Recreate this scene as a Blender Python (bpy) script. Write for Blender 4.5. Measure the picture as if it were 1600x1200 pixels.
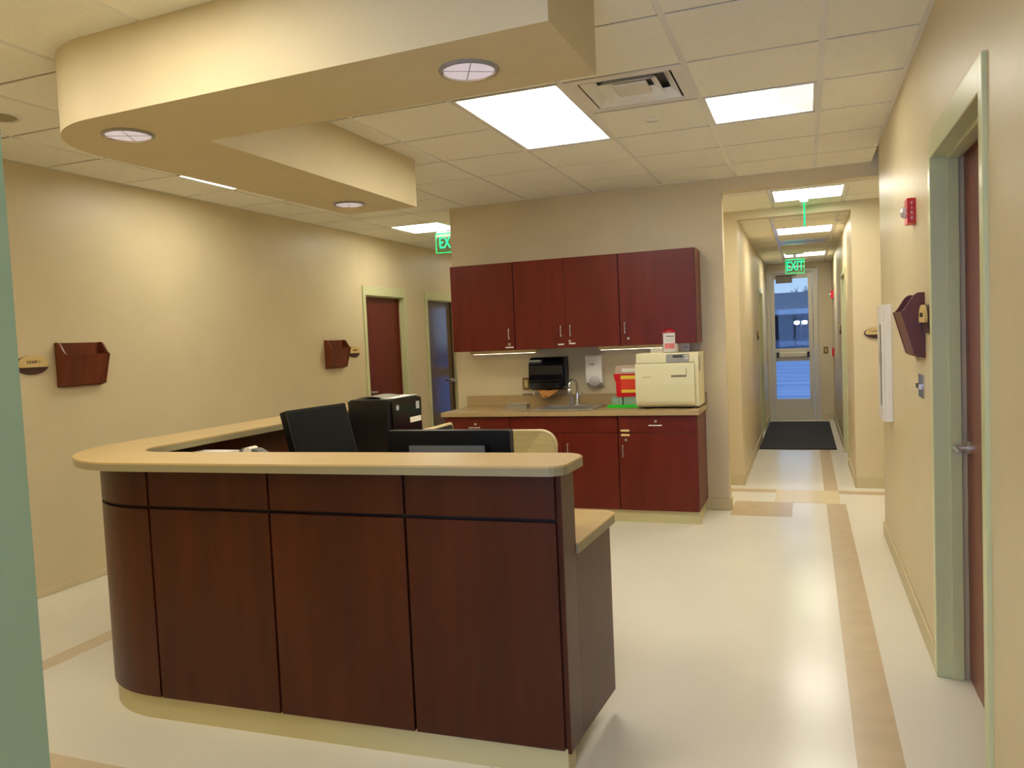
import bpy, math, random
from mathutils import Vector, Matrix
PI = math.pi
S = bpy.context.scene
C = S.collection
random.seed(7)
for o in list(bpy.data.objects):
    bpy.data.objects.remove(o)

# ------------------------------------------------------------------ camera
YAW, PITCH, ROLL, EYE, FPX = 0.3605, -0.0550, 0.0442, 1.519, 1223.8
cd = bpy.data.cameras.new('camera')
cam = bpy.data.objects.new('camera', cd)
C.objects.link(cam)
_r = Vector((math.cos(YAW), math.sin(YAW), 0))
_f = Vector((-math.sin(YAW), math.cos(YAW), 0))
_u = Vector((0, 0, 1))
F_ = _f * math.cos(PITCH) + _u * math.sin(PITCH)
U_ = -_f * math.sin(PITCH) + _u * math.cos(PITCH)
R2 = _r * math.cos(ROLL) - U_ * math.sin(ROLL)
U2 = _r * math.sin(ROLL) + U_ * math.cos(ROLL)
m = Matrix((R2, U2, -F_)).transposed().to_4x4()
m.translation = (0, 0, EYE)
cam.matrix_world = m
cd.sensor_width = 36
cd.lens = FPX / 1600 * 36
cd.clip_start = 0.05
cd.clip_end = 400
S.camera = cam

# ------------------------------------------------------------------ world, exposure
def lin(r, g, b):
    return tuple(((c / 255) / 12.92 if c / 255 < 0.04045 else ((c / 255 + 0.055) / 1.055) ** 2.4) for c in (r, g, b))

S.view_settings.view_transform = 'Standard'
S.view_settings.look = 'None'
S.view_settings.exposure = 0.08
S.view_settings.gamma = 1
S.view_settings.use_curve_mapping = False
S.cycles.use_denoising = True
S.cycles.max_bounces = 8
S.cycles.diffuse_bounces = 5
S.cycles.glossy_bounces = 4
S.cycles.transparent_max_bounces = 12
S.cycles.sample_clamp_indirect = 6
S.cycles.caustics_reflective = False
S.cycles.caustics_refractive = False
W = bpy.data.worlds.new('dusk_sky')
S.world = W
W.use_nodes = True
wn = W.node_tree
wn.nodes.clear()
wo = wn.nodes.new('ShaderNodeOutputWorld')
wb = wn.nodes.new('ShaderNodeBackground')
wg = wn.nodes.new('ShaderNodeNewGeometry')
ws = wn.nodes.new('ShaderNodeSeparateXYZ')
wr = wn.nodes.new('ShaderNodeValToRGB')
wt = wn.nodes.new('ShaderNodeTexCoord')
wn.links.new(wt.outputs['Generated'], ws.inputs[0])
wn.links.new(ws.outputs['Z'], wr.inputs[0])
wr.color_ramp.elements[0].position = 0.0
wr.color_ramp.elements[0].color = (*lin(186, 212, 238), 1)
wr.color_ramp.elements[1].position = 0.5
wr.color_ramp.elements[1].color = (*lin(120, 160, 232), 1)
wn.links.new(wr.outputs[0], wb.inputs[0])
wb.inputs[1].default_value = 1.1
wn.links.new(wb.outputs[0], wo.inputs[0])

LAMP = 18.5        # ceiling troffer radiance
LAMPCOL = (1.0, 0.94, 0.80)
WINLIGHT = 85.0

# ------------------------------------------------------------------ materials
MT = {}
def mat(name, col, rough=0.6, metal=0.0, emit=None, es=0.0, spec=0.5, noise=0.0, nscale=20, stretch=(1, 1, 1), bump=0.0, coat=0.0, col2=None, alpha=None):
    if name in MT:
        return MT[name]
    M = bpy.data.materials.new(name)
    M.use_nodes = True
    nt = M.node_tree
    b = nt.nodes['Principled BSDF']
    c = lin(*col)
    b.inputs['Base Color'].default_value = (*c, 1)
    b.inputs['Roughness'].default_value = rough
    b.inputs['Metallic'].default_value = metal
    b.inputs['Specular IOR Level'].default_value = spec
    b.inputs['Coat Weight'].default_value = coat
    b.inputs['Coat Roughness'].default_value = 0.15
    if emit:
        b.inputs['Emission Color'].default_value = (*emit, 1)
        b.inputs['Emission Strength'].default_value = es
    if noise or bump or col2:
        tc = nt.nodes.new('ShaderNodeTexCoord')
        mp = nt.nodes.new('ShaderNodeMapping')
        mp.inputs['Scale'].default_value = stretch
        nz = nt.nodes.new('ShaderNodeTexNoise')
        nz.inputs['Scale'].default_value = nscale
        nz.inputs['Detail'].default_value = 5
        nt.links.new(tc.outputs['Object'], mp.inputs[0])
        nt.links.new(mp.outputs[0], nz.inputs['Vector'])
        if noise or col2:
            rp = nt.nodes.new('ShaderNodeValToRGB')
            c2 = lin(*col2) if col2 else tuple(x * (1 - noise) for x in c)
            rp.color_ramp.elements[0].position = 0.3
            rp.color_ramp.elements[0].color = (*c2, 1)
            rp.color_ramp.elements[1].position = 0.7
            rp.color_ramp.elements[1].color = (*(min(1, x * (1 + noise)) for x in c), 1)
            nt.links.new(nz.outputs['Fac'], rp.inputs[0])
            nt.links.new(rp.outputs[0], b.inputs['Base Color'])
        if bump:
            bp = nt.nodes.new('ShaderNodeBump')
            bp.inputs['Strength'].default_value = bump
            bp.inputs['Distance'].default_value = 0.002
            nt.links.new(nz.outputs['Fac'], bp.inputs['Height'])
            nt.links.new(bp.outputs[0], b.inputs['Normal'])
    MT[name] = M
    return M

def glass(name, tint=(0.93, 0.96, 0.97), refl=1.0):
    if name in MT:
        return MT[name]
    M = bpy.data.materials.new(name)
    M.use_nodes = True
    nt = M.node_tree
    nt.nodes.clear()
    out = nt.nodes.new('ShaderNodeOutputMaterial')
    mx = nt.nodes.new('ShaderNodeMixShader')
    tr = nt.nodes.new('ShaderNodeBsdfTransparent')
    tr.inputs[0].default_value = (*tint, 1)
    gl = nt.nodes.new('ShaderNodeBsdfGlossy')
    gl.inputs['Roughness'].default_value = 0.02
    fr = nt.nodes.new('ShaderNodeFresnel')
    fr.inputs[0].default_value = 1.45
    mu = nt.nodes.new('ShaderNodeMath')
    mu.operation = 'MULTIPLY'
    mu.inputs[1].default_value = refl
    nt.links.new(fr.outputs[0], mu.inputs[0])
    nt.links.new(mu.outputs[0], mx.inputs[0])
    nt.links.new(tr.outputs[0], mx.inputs[1])
    nt.links.new(gl.outputs[0], mx.inputs[2])
    nt.links.new(mx.outputs[0], out.inputs[0])
    MT[name] = M
    return M

WALL = mat('painted_wall', (207, 192, 155), 0.42, noise=0.03, nscale=3, bump=0.12)
CEIL = mat('ceiling_tile_face', (242, 240, 230), 0.9, noise=0.03, nscale=60, bump=0.3)
GRID = mat('ceiling_grid_metal', (248, 248, 246), 0.22, spec=0.9)
PLEN = mat('grid_gap_dark', (120, 108, 84), 0.8)
FLOOR = mat('waxed_vinyl_floor', (222, 217, 202), 0.2, noise=0.03, nscale=1.3, spec=0.4)
STRIP = mat('taupe_vinyl_inlay', (190, 168, 134), 0.25, noise=0.05, nscale=8, spec=0.5)
STRIP3 = mat('pale_taupe_vinyl_inlay', (206, 188, 160), 0.2, noise=0.04, nscale=8, spec=0.5)
STRIP2 = mat('light_taupe_vinyl_inlay', (214, 196, 156), 0.25, noise=0.05, nscale=8, spec=0.5)
BASE = mat('vinyl_cove_base', (196, 182, 142), 0.45)
KICK = mat('toe_kick_vinyl', (196, 186, 140), 0.45)
SOFF = mat('soffit_paint', (206, 191, 154), 0.6, noise=0.03, nscale=3, bump=0.1)
FRAME = mat('grey_green_door_frame', (200, 203, 156), 0.3, spec=0.5)
ALU = mat('painted_aluminium', (196, 188, 162), 0.4, metal=0.2)
def wood(name, c, c2, rough=0.32):
    return mat(name, c, rough, noise=0.0, nscale=2.6, stretch=(5, 5, 0.5), col2=c2, spec=0.3)
WOODD = wood('cherry_desk_laminate', (80, 34, 14), (64, 26, 10), 0.34)
WOODK = wood('cherry_cabinet_laminate', (106, 34, 20), (90, 27, 15), 0.34)
WOODR = wood('red_brown_door_veneer', (128, 66, 48), (104, 50, 36), 0.3)
WOODP = wood('file_holder_cherry', (116, 58, 34), (88, 42, 26), 0.35)
DARK = mat('dark_reveal', (30, 17, 11), 0.7)
LAM = mat('maple_laminate', (204, 176, 122), 0.35, noise=0.0, nscale=6, stretch=(0.8, 14, 14), col2=(192, 164, 112), spec=0.4)
LAME = mat('maple_edge_band', (148, 138, 106), 0.4)
CTOP = mat('tan_countertop_laminate', (170, 146, 102), 0.35, noise=0.06, nscale=40)
STEEL = mat('brushed_steel', (200, 198, 190), 0.3, metal=0.85)
CHROME = mat('chrome', (215, 215, 215), 0.08, metal=1.0)
BLACK = mat('black_plastic', (14, 14, 16), 0.4)
BLACKG = mat('black_gloss_plastic', (10, 11, 20), 0.18)
SCREEN = mat('dark_screen', (8, 12, 14), 0.35, spec=0.12)
SCREEN2 = mat('black_monitor_shell', (11, 13, 12), 0.4, spec=0.25)
WHITEP = mat('white_plastic', (226, 222, 214), 0.4)
LABW = mat('white_label', (232, 226, 208), 0.7)
LABY = mat('yellow_label', (236, 206, 60), 0.6)
LABC = mat('cream_label', (232, 206, 140), 0.7)
PAPER = mat('paper_white', (226, 226, 222), 0.8)
BROWNP = mat('brown_paper_towel', (190, 132, 66), 0.9)
AUTO = mat('cream_enamel', (222, 214, 172), 0.35)
GREYP = mat('grey_plastic', (150, 146, 138), 0.4)
GREYD = mat('dark_grey_plastic', (70, 70, 70), 0.4)
RED = mat('red_plastic', (205, 8, 10), 0.35)
REDD = mat('dark_red_lid', (160, 8, 34), 0.35)
REDL = mat('orange_red_label', (222, 58, 12), 0.5)
PINK = mat('pink_label_print', (214, 120, 118), 0.6)
GREEN = mat('bright_green_tray', (24, 205, 20), 0.4)
GLOVE = mat('grey_green_box', (140, 168, 140), 0.7, noise=0.25, nscale=60)
MESH = mat('beige_chair_mesh', (214, 196, 140), 0.8, noise=0.12, nscale=90, stretch=(0.1, 0.1, 3))
RIM = mat('beige_chair_rim', (196, 178, 136), 0.45)
MATB = mat('black_ribbed_mat', (30, 31, 28), 0.85, noise=0.3, nscale=30, stretch=(3, 0.3, 1))
TEXTD = mat('dark_print', (40, 34, 30), 0.7)
TANP = mat('tan_plastic', (122, 98, 48), 0.5)
TANL = mat('light_tan_plastic', (196, 172, 118), 0.5)
PLAQ = mat('plaque_brown', (70, 40, 30), 0.4)
CLEARP = glass('clear_plastic', (0.9, 0.92, 0.92))
PANE = glass('door_glass', (0.9, 0.95, 0.98), 0.25)
ACRY = glass('exit_acrylic', (0.80, 0.95, 0.82), 0.8)
def emis(name, c, s):
    if name in MT: return MT[name]
    M = bpy.data.materials.new(name); M.use_nodes = True
    nt = M.node_tree; nt.nodes.clear()
    o = nt.nodes.new('ShaderNodeOutputMaterial'); e = nt.nodes.new('ShaderNodeEmission')
    e.inputs[0].default_value = (*c, 1); e.inputs[1].default_value = s
    nt.links.new(e.outputs[0], o.inputs[0]); MT[name] = M
    return M
GLOW = emis('troffer_diffuser', LAMPCOL, LAMP)
GLOWDIM = emis('troffer_side_lens', LAMPCOL, 1.1)
EXITG = emis('exit_green', (0.0, 1.0, 0.22), 2.2)
EXITL = emis('exit_letter_green', (0.03, 1.0, 0.35), 1.6)
CANL = mat('downlight_lens', (220, 214, 226), 0.3, emit=(0.95, 0.85, 1.0), es=0.35)
CANR = mat('downlight_reflector', (226, 222, 230), 0.22, metal=0.85)
LOTL = emis('lot_lamp', (0.9, 0.95, 1.0), 30)

# ------------------------------------------------------------------ mesh building
class MB:
    def __init__(s): s.v = []; s.f = []; s.sm = []
    def add(s, vs, fs, smooth=False):
        n = len(s.v); s.v += [tuple(p) for p in vs]
        for f in fs: s.f.append(tuple(i + n for i in f)); s.sm.append(smooth)
        return s
    def box(s, x0, x1, y0, y1, z0, z1):
        x0, x1 = min(x0, x1), max(x0, x1); y0, y1 = min(y0, y1), max(y0, y1); z0, z1 = min(z0, z1), max(z0, z1)
        return s.add([(x0,y0,z0),(x1,y0,z0),(x1,y1,z0),(x0,y1,z0),(x0,y0,z1),(x1,y0,z1),(x1,y1,z1),(x0,y1,z1)],
                     [(0,3,2,1),(4,5,6,7),(0,1,5,4),(1,2,6,5),(2,3,7,6),(3,0,4,7)])
    def prism(s, pts, z0, z1, axis='z', smooth=False):
        # pts counter-clockwise polygon; axis 'z': (x,y); 'y': (x,z) extruded z0..z1 in y; 'x': (y,z) extruded in x
        a = sum(pts[i][0] * pts[(i + 1) % len(pts)][1] - pts[(i + 1) % len(pts)][0] * pts[i][1] for i in range(len(pts)))
        if a < 0: pts = pts[::-1]
        n = len(pts)
        if axis == 'z': lo = [(p[0], p[1], z0) for p in pts]; hi = [(p[0], p[1], z1) for p in pts]
        elif axis == 'y': lo = [(p[0], z1, p[1]) for p in pts]; hi = [(p[0], z0, p[1]) for p in pts]
        else: lo = [(z0, p[0], p[1]) for p in pts]; hi = [(z1, p[0], p[1]) for p in pts]
        s.add(lo + hi, [tuple(range(n))[::-1], tuple(range(n, 2 * n))])
        s.add(lo + hi, [(i, (i + 1) % n, n + (i + 1) % n, n + i) for i in range(n)], smooth)
        return s
    def cyl(s, c, r, h, axis='z', n=24, r2=None, smooth=True):
        r2 = r if r2 is None else r2
        lo = []; hi = []
        for i in range(n):
            a = 2 * PI * i / n; ca, sa = math.cos(a), math.sin(a)
            if axis == 'z': lo.append((c[0]+r*ca, c[1]+r*sa, c[2])); hi.append((c[0]+r2*ca, c[1]+r2*sa, c[2]+h))
            elif axis == 'y': lo.append((c[0]+r*ca, c[1], c[2]-r*sa)); hi.append((c[0]+r2*ca, c[1]+h, c[2]-r2*sa))
            else: lo.append((c[0], c[1]+r*ca, c[2]+r*sa)); hi.append((c[0]+h, c[1]+r2*ca, c[2]+r2*sa))
        s.add(lo + hi, [(i, (i+1) % n, n+(i+1) % n, n+i) for i in range(n)], smooth)
        s.add(lo, [tuple(range(n))[::-1]]); s.add(hi, [tuple(range(n))])
        return s
    def lathe(s, c, prof, n=28, axis='z', close=False):
        vs = []
        for r, h in prof:
            for i in range(n):
                a = 2 * PI * i / n; x, y = r * math.cos(a), r * math.sin(a)
                vs.append((c[0]+x, c[1]+y, c[2]+h) if axis == 'z' else ((c[0]+x, c[1]+h, c[2]-y) if axis == 'y' else (c[0]+h, c[1]+x, c[2]+y)))
        fs = [(k*n+i, k*n+(i+1) % n, (k+1)*n+(i+1) % n, (k+1)*n+i) for k in range(len(prof)-1) for i in range(n)]
        return s.add(vs, fs, True)
    def tube(s, pts, r, n=10):
        pts = [Vector(p) for p in pts]; vs = []
        rr = r if isinstance(r, (list, tuple)) else [r] * len(pts)
        prev = None
        for k, p in enumerate(pts):
            d = (pts[min(k+1, len(pts)-1)] - pts[max(k-1, 0)]).normalized()
            if prev is None: prev = d.orthogonal().normalized()
            a = (prev - d * prev.dot(d)).normalized(); prev = a; b = d.cross(a)
            for i in range(n):
                t = 2 * PI * i / n; vs.append(p + (a * math.cos(t) + b * math.sin(t)) * rr[k])
        m_ = len(pts)
        s.add(vs, [(k*n+i, k*n+(i+1) % n, (k+1)*n+(i+1) % n, (k+1)*n+i) for k in range(m_-1) for i in range(n)], True)
        s.add(vs[:n], [tuple(range(n))[::-1]]); s.add(vs[-n:], [tuple(range(n))])
        return s

def rpoly(x0, x1, y0, y1, r, n=6, corners=(1, 1, 1, 1)):
    cs = [(x1-r, y0+r, -PI/2), (x1-r, y1-r, 0), (x0+r, y1-r, PI/2), (x0+r, y0+r, PI)]
    sq = [(x1, y0), (x1, y1), (x0, y1), (x0, y0)]
    out = []
    for (cx, cy, a0), q, on in zip(cs, sq, corners):
        if not on: out.append(q); continue
        for i in range(n + 1):
            a = a0 + PI/2 * i / n; out.append((cx + r*math.cos(a), cy + r*math.sin(a)))
    return out

def rootloc(p):
    v = Vector((0, 0, 0))
    while p is not None:
        v = v + p.location; p = p.parent
    return v

def obj(name, mb, material, parent=None, world=False, bevel=0.0, seg=2):
    me = bpy.data.meshes.new(name)
    vs = mb.v
    if world and parent is not None:
        o_ = rootloc(parent); vs = [(x-o_.x, y-o_.y, z-o_.z) for x, y, z in vs]
    me.from_pydata(vs, [], mb.f)
    for p, s_ in zip(me.polygons, mb.sm): p.use_smooth = s_
    me.materials.append(material); me.update()
    o = bpy.data.objects.new(name, me); C.objects.link(o)
    if parent is not None: o.parent = parent
    if bevel:
        b = o.modifiers.new('bevel', 'BEVEL'); b.width = bevel; b.segments = seg; b.limit_method = 'ANGLE'
        b.angle_limit = math.radians(50)
    return o

def thing(name, label, cat, loc=(0, 0, 0), rz=0.0, group=None):
    o = bpy.data.objects.new(name, None); C.objects.link(o)
    o.location = loc; o.rotation_euler = (0, 0, rz); o.empty_display_size = 0.05
    o['label'] = label; o['category'] = cat
    if group: o['group'] = group
    return o
def tag(o, label, cat, group=None):
    o['label'] = label; o['category'] = cat
    if group: o['group'] = group
    return o
def struct(name, mb, material, parent=None, **k):
    o = obj(name, mb, material, parent, **k)
    if parent is None: o['kind'] = 'structure'
    return o
def sroot(name, loc=(0, 0, 0)):
    o = bpy.data.objects.new(name, None); C.objects.link(o); o.location = loc; o['kind'] = 'structure'; o.empty_display_size = 0.05
    return o
def dup(root, loc, rz, label, group=None):
    def cp(o, par):
        c = o.copy(); C.objects.link(c); c.parent = par
        for ch in o.children: cp(ch, c)
        return c
    r = cp(root, None); r.location = loc; r.rotation_euler = (0, 0, rz); r['label'] = label
    if group: r['group'] = group
    return r
def lettering(name, txt, size, material, parent, loc, rot=(PI/2, 0, 0), depth=0.001, label=None, sx=1.0, bold=0.0):
    cu = bpy.data.curves.new(name, 'FONT'); cu.body = txt; cu.size = size; cu.extrude = depth; cu.align_x = 'CENTER'; cu.align_y = 'CENTER'
    cu.offset = bold; cu.resolution_u = 3
    t = bpy.data.objects.new(name + '_src', cu)
    C.objects.link(t)
    me = bpy.data.meshes.new_from_object(t)
    C.objects.unlink(t); bpy.data.objects.remove(t)
    me.materials.clear(); me.materials.append(material)
    me.transform(Matrix.Translation(loc) @ Matrix.Rotation(rot[2], 4, 'Z') @ Matrix.Rotation(rot[0], 4, 'X') @ Matrix.Diagonal((sx, 1, 1, 1)))
    o = bpy.data.objects.new(name, me); C.objects.link(o); o.parent = parent
    return o

# ------------------------------------------------------------------ the room
XL, XR, ZC, YK = -4.655, 0.508, 2.79, 6.807
XJ, XKL = -0.632, -3.12          # hall jamb, kitchen block left corner
YE = 6.16                        # far end of the right wall
YI = 7.95                        # far wall of the cross corridor
HL, HR, ZH, YEND = -0.60, 0.415, 2.59, 13.82
ZX = 2.672                       # cross corridor ceiling
struct('floor', MB().box(-6.2, 3.6, -2.8, 14.2, -0.1, 0.0), FLOOR)
# right wall with its door opening
wr_ = MB()
D0, D1, DZ = 2.715, 3.70, 2.20
for y0, y1, z0, z1 in ((-2.5, D0, 0, ZC + .1), (D1, YE, 0, ZC + .1), (D0, D1, DZ, ZC + .1)):
    wr_.box(XR, XR + .14, y0, y1, z0, z1)
wr_.box(XR + .14, 3.1, YE - .14, YE, 0, ZC + .1)
struct('wall_right', wr_, WALL)
# left wall with two door openings
A0, A1, B0, B1, LZ = 7.75, 8.66, 9.30, 10.21, 2.115
wl_ = MB()
for y0, y1, z0, z1 in ((0.8, A0, 0, ZC + .1), (A1, B0, 0, ZC + .1), (B1, 12.3, 0, ZC + .1), (A0, A1, LZ, ZC + .1), (B0, B1, LZ, ZC + .1)):
    wl_.box(XL - .14, XL, y0, y1, z0, z1)
struct('wall_left', wl_, WALL)
# kitchen block (front wall, its left side, its hall side)
struct('wall_back', MB().box(XKL, XJ, YK, YK + .13, 0, ZC + .1).box(XKL, XKL + .13, YK + .13, 12.3, 0, ZC + .1), WALL)
# header over the hall opening
struct('wall_header', MB().box(XJ, 3.1, YK, YK + .13, 2.68, ZC + .1), WALL)
# hall walls
struct('wall_hall_left', MB().box(XKL + .13, HL, YI, YI + .12, 0, ZX + .1).box(HL - .12, HL, YI + .12, 11.33, 0, ZH + .1).box(HL - .12, HL, 12.25, YEND, 0, ZH + .1).box(HL - .12, HL, 11.33, 12.25, 2.05, ZH + .1), WALL)
struct('wall_hall_right', MB().box(HR, 3.1, YI, YI + .12, 0, ZX + .1).box(HR, HR + .12, YI + .12, 9.25, 0, ZH + .1).box(HR, HR + .12, 10.2, YEND, 0, ZH + .1).box(HR, HR + .12, 9.25, 10.2, 2.10, ZH + .1), WALL)
struct('wall_hall_header', MB().box(HL, HR, YI, YI + .12, ZH, ZX + .1), WALL)
struct('wall_hall_end', MB().box(0.20, HR, YEND, YEND + .14, 0, ZH + .1).box(HL - .12, 0.20, YEND, YEND + .14, 2.50, ZH + .1), WALL)
# behind the camera and the left wing
struct('wall_front', MB().box(XL, -1.34, 0.76, 0.90, 0, ZC + .1).box(-1.34, -1.15, -2.6, -2.46, 0, ZC + .1).box(.43, XR, -2.6, -2.46, 0, ZC + .1).box(-1.15, .43, -2.6, -2.46, 0, .8).box(-1.15, .43, -2.6, -2.46, 2.3, ZC + .1), WALL)
struct('wall_entry', MB().box(-1.34, -1.225, -2.46, 0.76, 0, ZC + .1), WALL)
struct('wall_corridor_end', MB().box(XL, -4.35, 12.3, 12.44, 0, ZC + .1).box(-3.25, XKL, 12.3, 12.44, 0, ZC + .1).box(-4.35, -3.25, 12.3, 12.44, 2.3, ZC + .1), WALL)
struct('wall_cross_end', MB().box(3.0, 3.1, YE, YI, 0, ZC + .1), WALL)
# grey-green cased end of the near left wall; shade put into its paint colour
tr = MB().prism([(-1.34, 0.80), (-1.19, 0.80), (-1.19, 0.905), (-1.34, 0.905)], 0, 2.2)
struct('trim_1', tr, mat('frame_paint_shaded', (142, 164, 136), .4))

# window at the near end of the entry passage (behind the photographer)
w1 = sroot('window_1', (-.36, -2.53, 0))
fm = MB()
for x0, x1, z0, z1 in ((-1.15, -1.09, .8, 2.3), (.37, .43, .8, 2.3), (-1.09, .37, .8, .86), (-1.09, .37, 2.24, 2.3), (-.39, -.33, .86, 2.24)):
    fm.box(x0, x1, -2.57, -2.47, z0, z1)
obj('window_frame', fm, ALU, w1, world=True)
obj('window_pane', MB().box(-1.09, .37, -2.53, -2.52, .86, 2.24), PANE, w1, world=True)
al = bpy.data.lights.new('daylight_at_window', 'AREA'); al.shape = 'RECTANGLE'; al.size = 1.4; al.size_y = 1.35
al.energy = WINLIGHT; al.color = (0.34, 0.50, 1.0)
ao = bpy.data.objects.new('daylight_at_window', al); C.objects.link(ao); ao.location = (-.36, -2.66, 1.55); ao.rotation_euler = (PI/2, 0, 0)

# ------------------------------------------------------------------ ceiling: tegular tiles over a grid
G = 0.6096
X0, R0 = 0.097, 3.835
def clip(cell, rects):
    out = []
    for r in rects:
        x0, x1, y0, y1 = max(cell[0], r[0]), min(cell[1], r[1]), max(cell[2], r[2]), min(cell[3], r[3])
        if x1 - x0 > .02 and y1 - y0 > .02: out.append((x0, x1, y0, y1))
    return out
lights_main = [(-3, 0), (-3, 1), (-1, 1), (-7, 1), (-7, 6), (-4, -4), (-1, -7), (-6, -4), (-7, 11)]
vents = [(-2, 0)]
rects = [(XL, XR, 0.9, YK), (-1.225, XR, -2.46, 0.9), (XL, XKL, YK, 12.3)]
def tile_ceiling(x0, y0, rects, z, skip, mb, i0, i1, j0, j1):
    for i in range(i0, i1):
        for j in range(j0, j1):
            if (i, j) in skip: continue
            c = (x0 + G*i + .014, x0 + G*(i+1) - .014, y0 + G*j + .009, y0 + G*(j+1) - .009)
            for a in clip(c, rects): mb.box(a[0], a[1], a[2], a[3], z, z + .014)
tc_ = MB()
tile_ceiling(X0, R0, rects, ZC, set(lights_main) | set(vents), tc_, -9, 2, -12, 15)
struct('ceiling', tc_, CEIL)
gb = MB()
for r in rects:
    for i in range(-9, 3):
        x = X0 + G*i
        if r[0] < x < r[1]: gb.box(x - .015, x + .015, r[2], r[3], ZC + .003, ZC + .012)
for x0, x1, y0, y1 in ((XR-.022, XR, -2.4, YE), (XL, XL+.022, .9, 12.3), (XL, XR, YK-.022, YK), (XL, -1.34, .9, .922)):
    gb.box(x0, x1, y0, y1, ZC - .002, ZC + .002)
struct('trim_2', gb, GRID)
gc = MB()
for r in rects:
    for j in range(-12, 16):
        y = R0 + G*j
        if r[2] < y < r[3]:
            if j == 1 and r[0] < -3 and r[1] > 0:
                gc.box(r[0], X0-3*G, y - .012, y + .012, ZC + .005, ZC + .011); gc.box(X0-2*G, r[1], y - .012, y + .012, ZC + .005, ZC + .011)
            else: gc.box(r[0], r[1], y - .012, y + .012, ZC + .005, ZC + .011)
struct('trim_3', gc, PLEN)
def plate_with_holes(x0, x1, y0, y1, z0, z1, holes, mb=None):
    mb = mb or MB()
    xs = sorted({x0, x1, *[h[0] for h in holes], *[h[1] for h in holes]}); ys = sorted({y0, y1, *[h[2] for h in holes], *[h[3] for h in holes]})
    for a, b in zip(xs, xs[1:]):
        for c, d in zip(ys, ys[1:]):
            mx, my = (a+b)/2, (c+d)/2
            if a < x0 or b > x1 or c < y0 or d > y1: continue
            if any(h[0] < mx < h[1] and h[2] < my < h[3] for h in holes): continue
            mb.box(a, b, c, d, z0, z1)
    return mb
def hole(i, j, x0=X0, y0=R0): return (x0+G*i+.012, x0+G*(i+1)-.012, y0+G*j+.012, y0+G*(j+1)-.012)
HX, HY = -0.295, 8.36            # hall grid origin
hl_lights = [(0, 1), (0, 6)]
cx_lights = [(0, 0), (-3, 0), (3, 0)]
CXX, CXY = -0.262, 7.02          # cross corridor grid origin
roof = MB()
plate_with_holes(-4.80, 0.65, -2.6, 12.44, ZC+.10, ZC+.14, [], roof)
struct('ceiling_slab', roof, PLEN)
hc = MB()
tile_ceiling(HX, HY, [(HL, HR, YI+.12, YEND)], ZH, set(hl_lights) | {(0, 3)}, hc, -2, 3, -2, 10)
struct('ceiling_hall', hc, CEIL)
hg = MB()
for i in (0, 1): hg.box(HX+G*i-.012, HX+G*i+.012, YI+.12, YEND, ZH+.003, ZH+.011)
for i in (0, 1): hg.box(CXX+G*i-.012, CXX+G*i+.012, YK+.13, YI, ZX+.003, ZX+.011)
struct('trim_4', hg, GRID)
cc = MB()
tile_ceiling(CXX, CXY, [(XKL+.13, 3.0, YK+.13, YI)], ZX, set(cx_lights), cc, -6, 7, -1, 3)
tile_ceiling(CXX, CXY, [(XR+.14, 3.0, YE, YK)], ZX, set(), cc, -6, 7, -3, 1)
struct('ceiling_cross', cc, CEIL)
slab2 = MB().box(XKL+.13, 3.2, YK+.13, YI+.1, ZX+.10, ZX+.14).box(XR+.14, 3.2, YE-.1, YK+.13, ZX+.10, ZX+.14).box(HL-.1, HR+.1, YI+.1, YEND+.1, ZH+.10, ZH+.14)
for j in range(-2, 10):
    y = HY + G*j
    if YI+.12 < y < YEND: slab2.box(HL, HR, y-.012, y+.012, ZH+.004, ZH+.01)
for j in range(-1, 3):
    y = CXY + G*j
    if y > YK+.13 and y < YI: slab2.box(XKL+.13, 3.0, y-.012, y+.012, ZX+.004, ZX+.01)
struct('ceiling_slab_hall', slab2, PLEN)

# ceiling light fixtures
def troffer(x0, x1, y0, y1, z, label, dim=False):
    t = thing('ceiling_light', label, 'light', ((x0+x1)/2, (y0+y1)/2, z), group=None)
    w, d = (x1-x0)/2 - .013, (y1-y0)/2 - .013
    fr = MB(); e = .016; H = .07
    for a in ((-w, -w+e, -d, d), (w-e, w, -d, d), (-w+e, w-e, -d, -d+e), (-w+e, w-e, d-e, d)): fr.box(*a, .0, H)
    fr.box(-w, w, -d, d, H, H+.012)
    obj('light_housing', fr, GRID, t)
    if dim:
        # bright lens with one rounded end, next to a dimmer reflector
        c = w*.32
        pts = [(-w+e, -d+e)] + [(c-.1+.1*math.sin(a*PI/16), -d+e+.1-.1*math.cos(a*PI/16)) for a in range(9)] + [(c, d-e), (-w+e, d-e)]
        obj('light_diffuser', MB().prism(pts, H-.035, H-.03), GLOW, t)
        obj('light_reflector', MB().box(-w+e, w-e, -d+e, d-e, H-.012, H-.004), GLOWDIM, t)
    else:
        obj('light_diffuser', MB().box(-w+e, w-e, -d+e, d-e, H-.045, H-.04), GLOW, t)
    return t
def cell(i, j, n=1, x0=X0, y0=R0): return (x0+G*i, x0+G*(i+1), y0+G*j, y0+G*(j+n))
troffer(*cell(-3, 0, 2), ZC, 'large glowing rectangular ceiling light right behind the curved soffit')
troffer(*cell(-1, 1), ZC, 'square recessed ceiling light with a rounded bright lens, beside the air vent', dim=True)
troffer(*cell(-7, 1), ZC, 'ceiling light mostly hidden by the soffit, a thin bright sliver near the left wall')
troffer(*cell(-7, 6), ZC, 'square ceiling light above the left corridor, beside the left exit sign')
troffer(*cell(-7, 11), ZC, 'ceiling light far down the left corridor, behind the kitchen corner')
troffer(*cell(-4, -4), ZC, 'ceiling light in front of the soffit, above the near floor')
troffer(*cell(-1, -7), ZC, 'ceiling light over the near entry passage')
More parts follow.
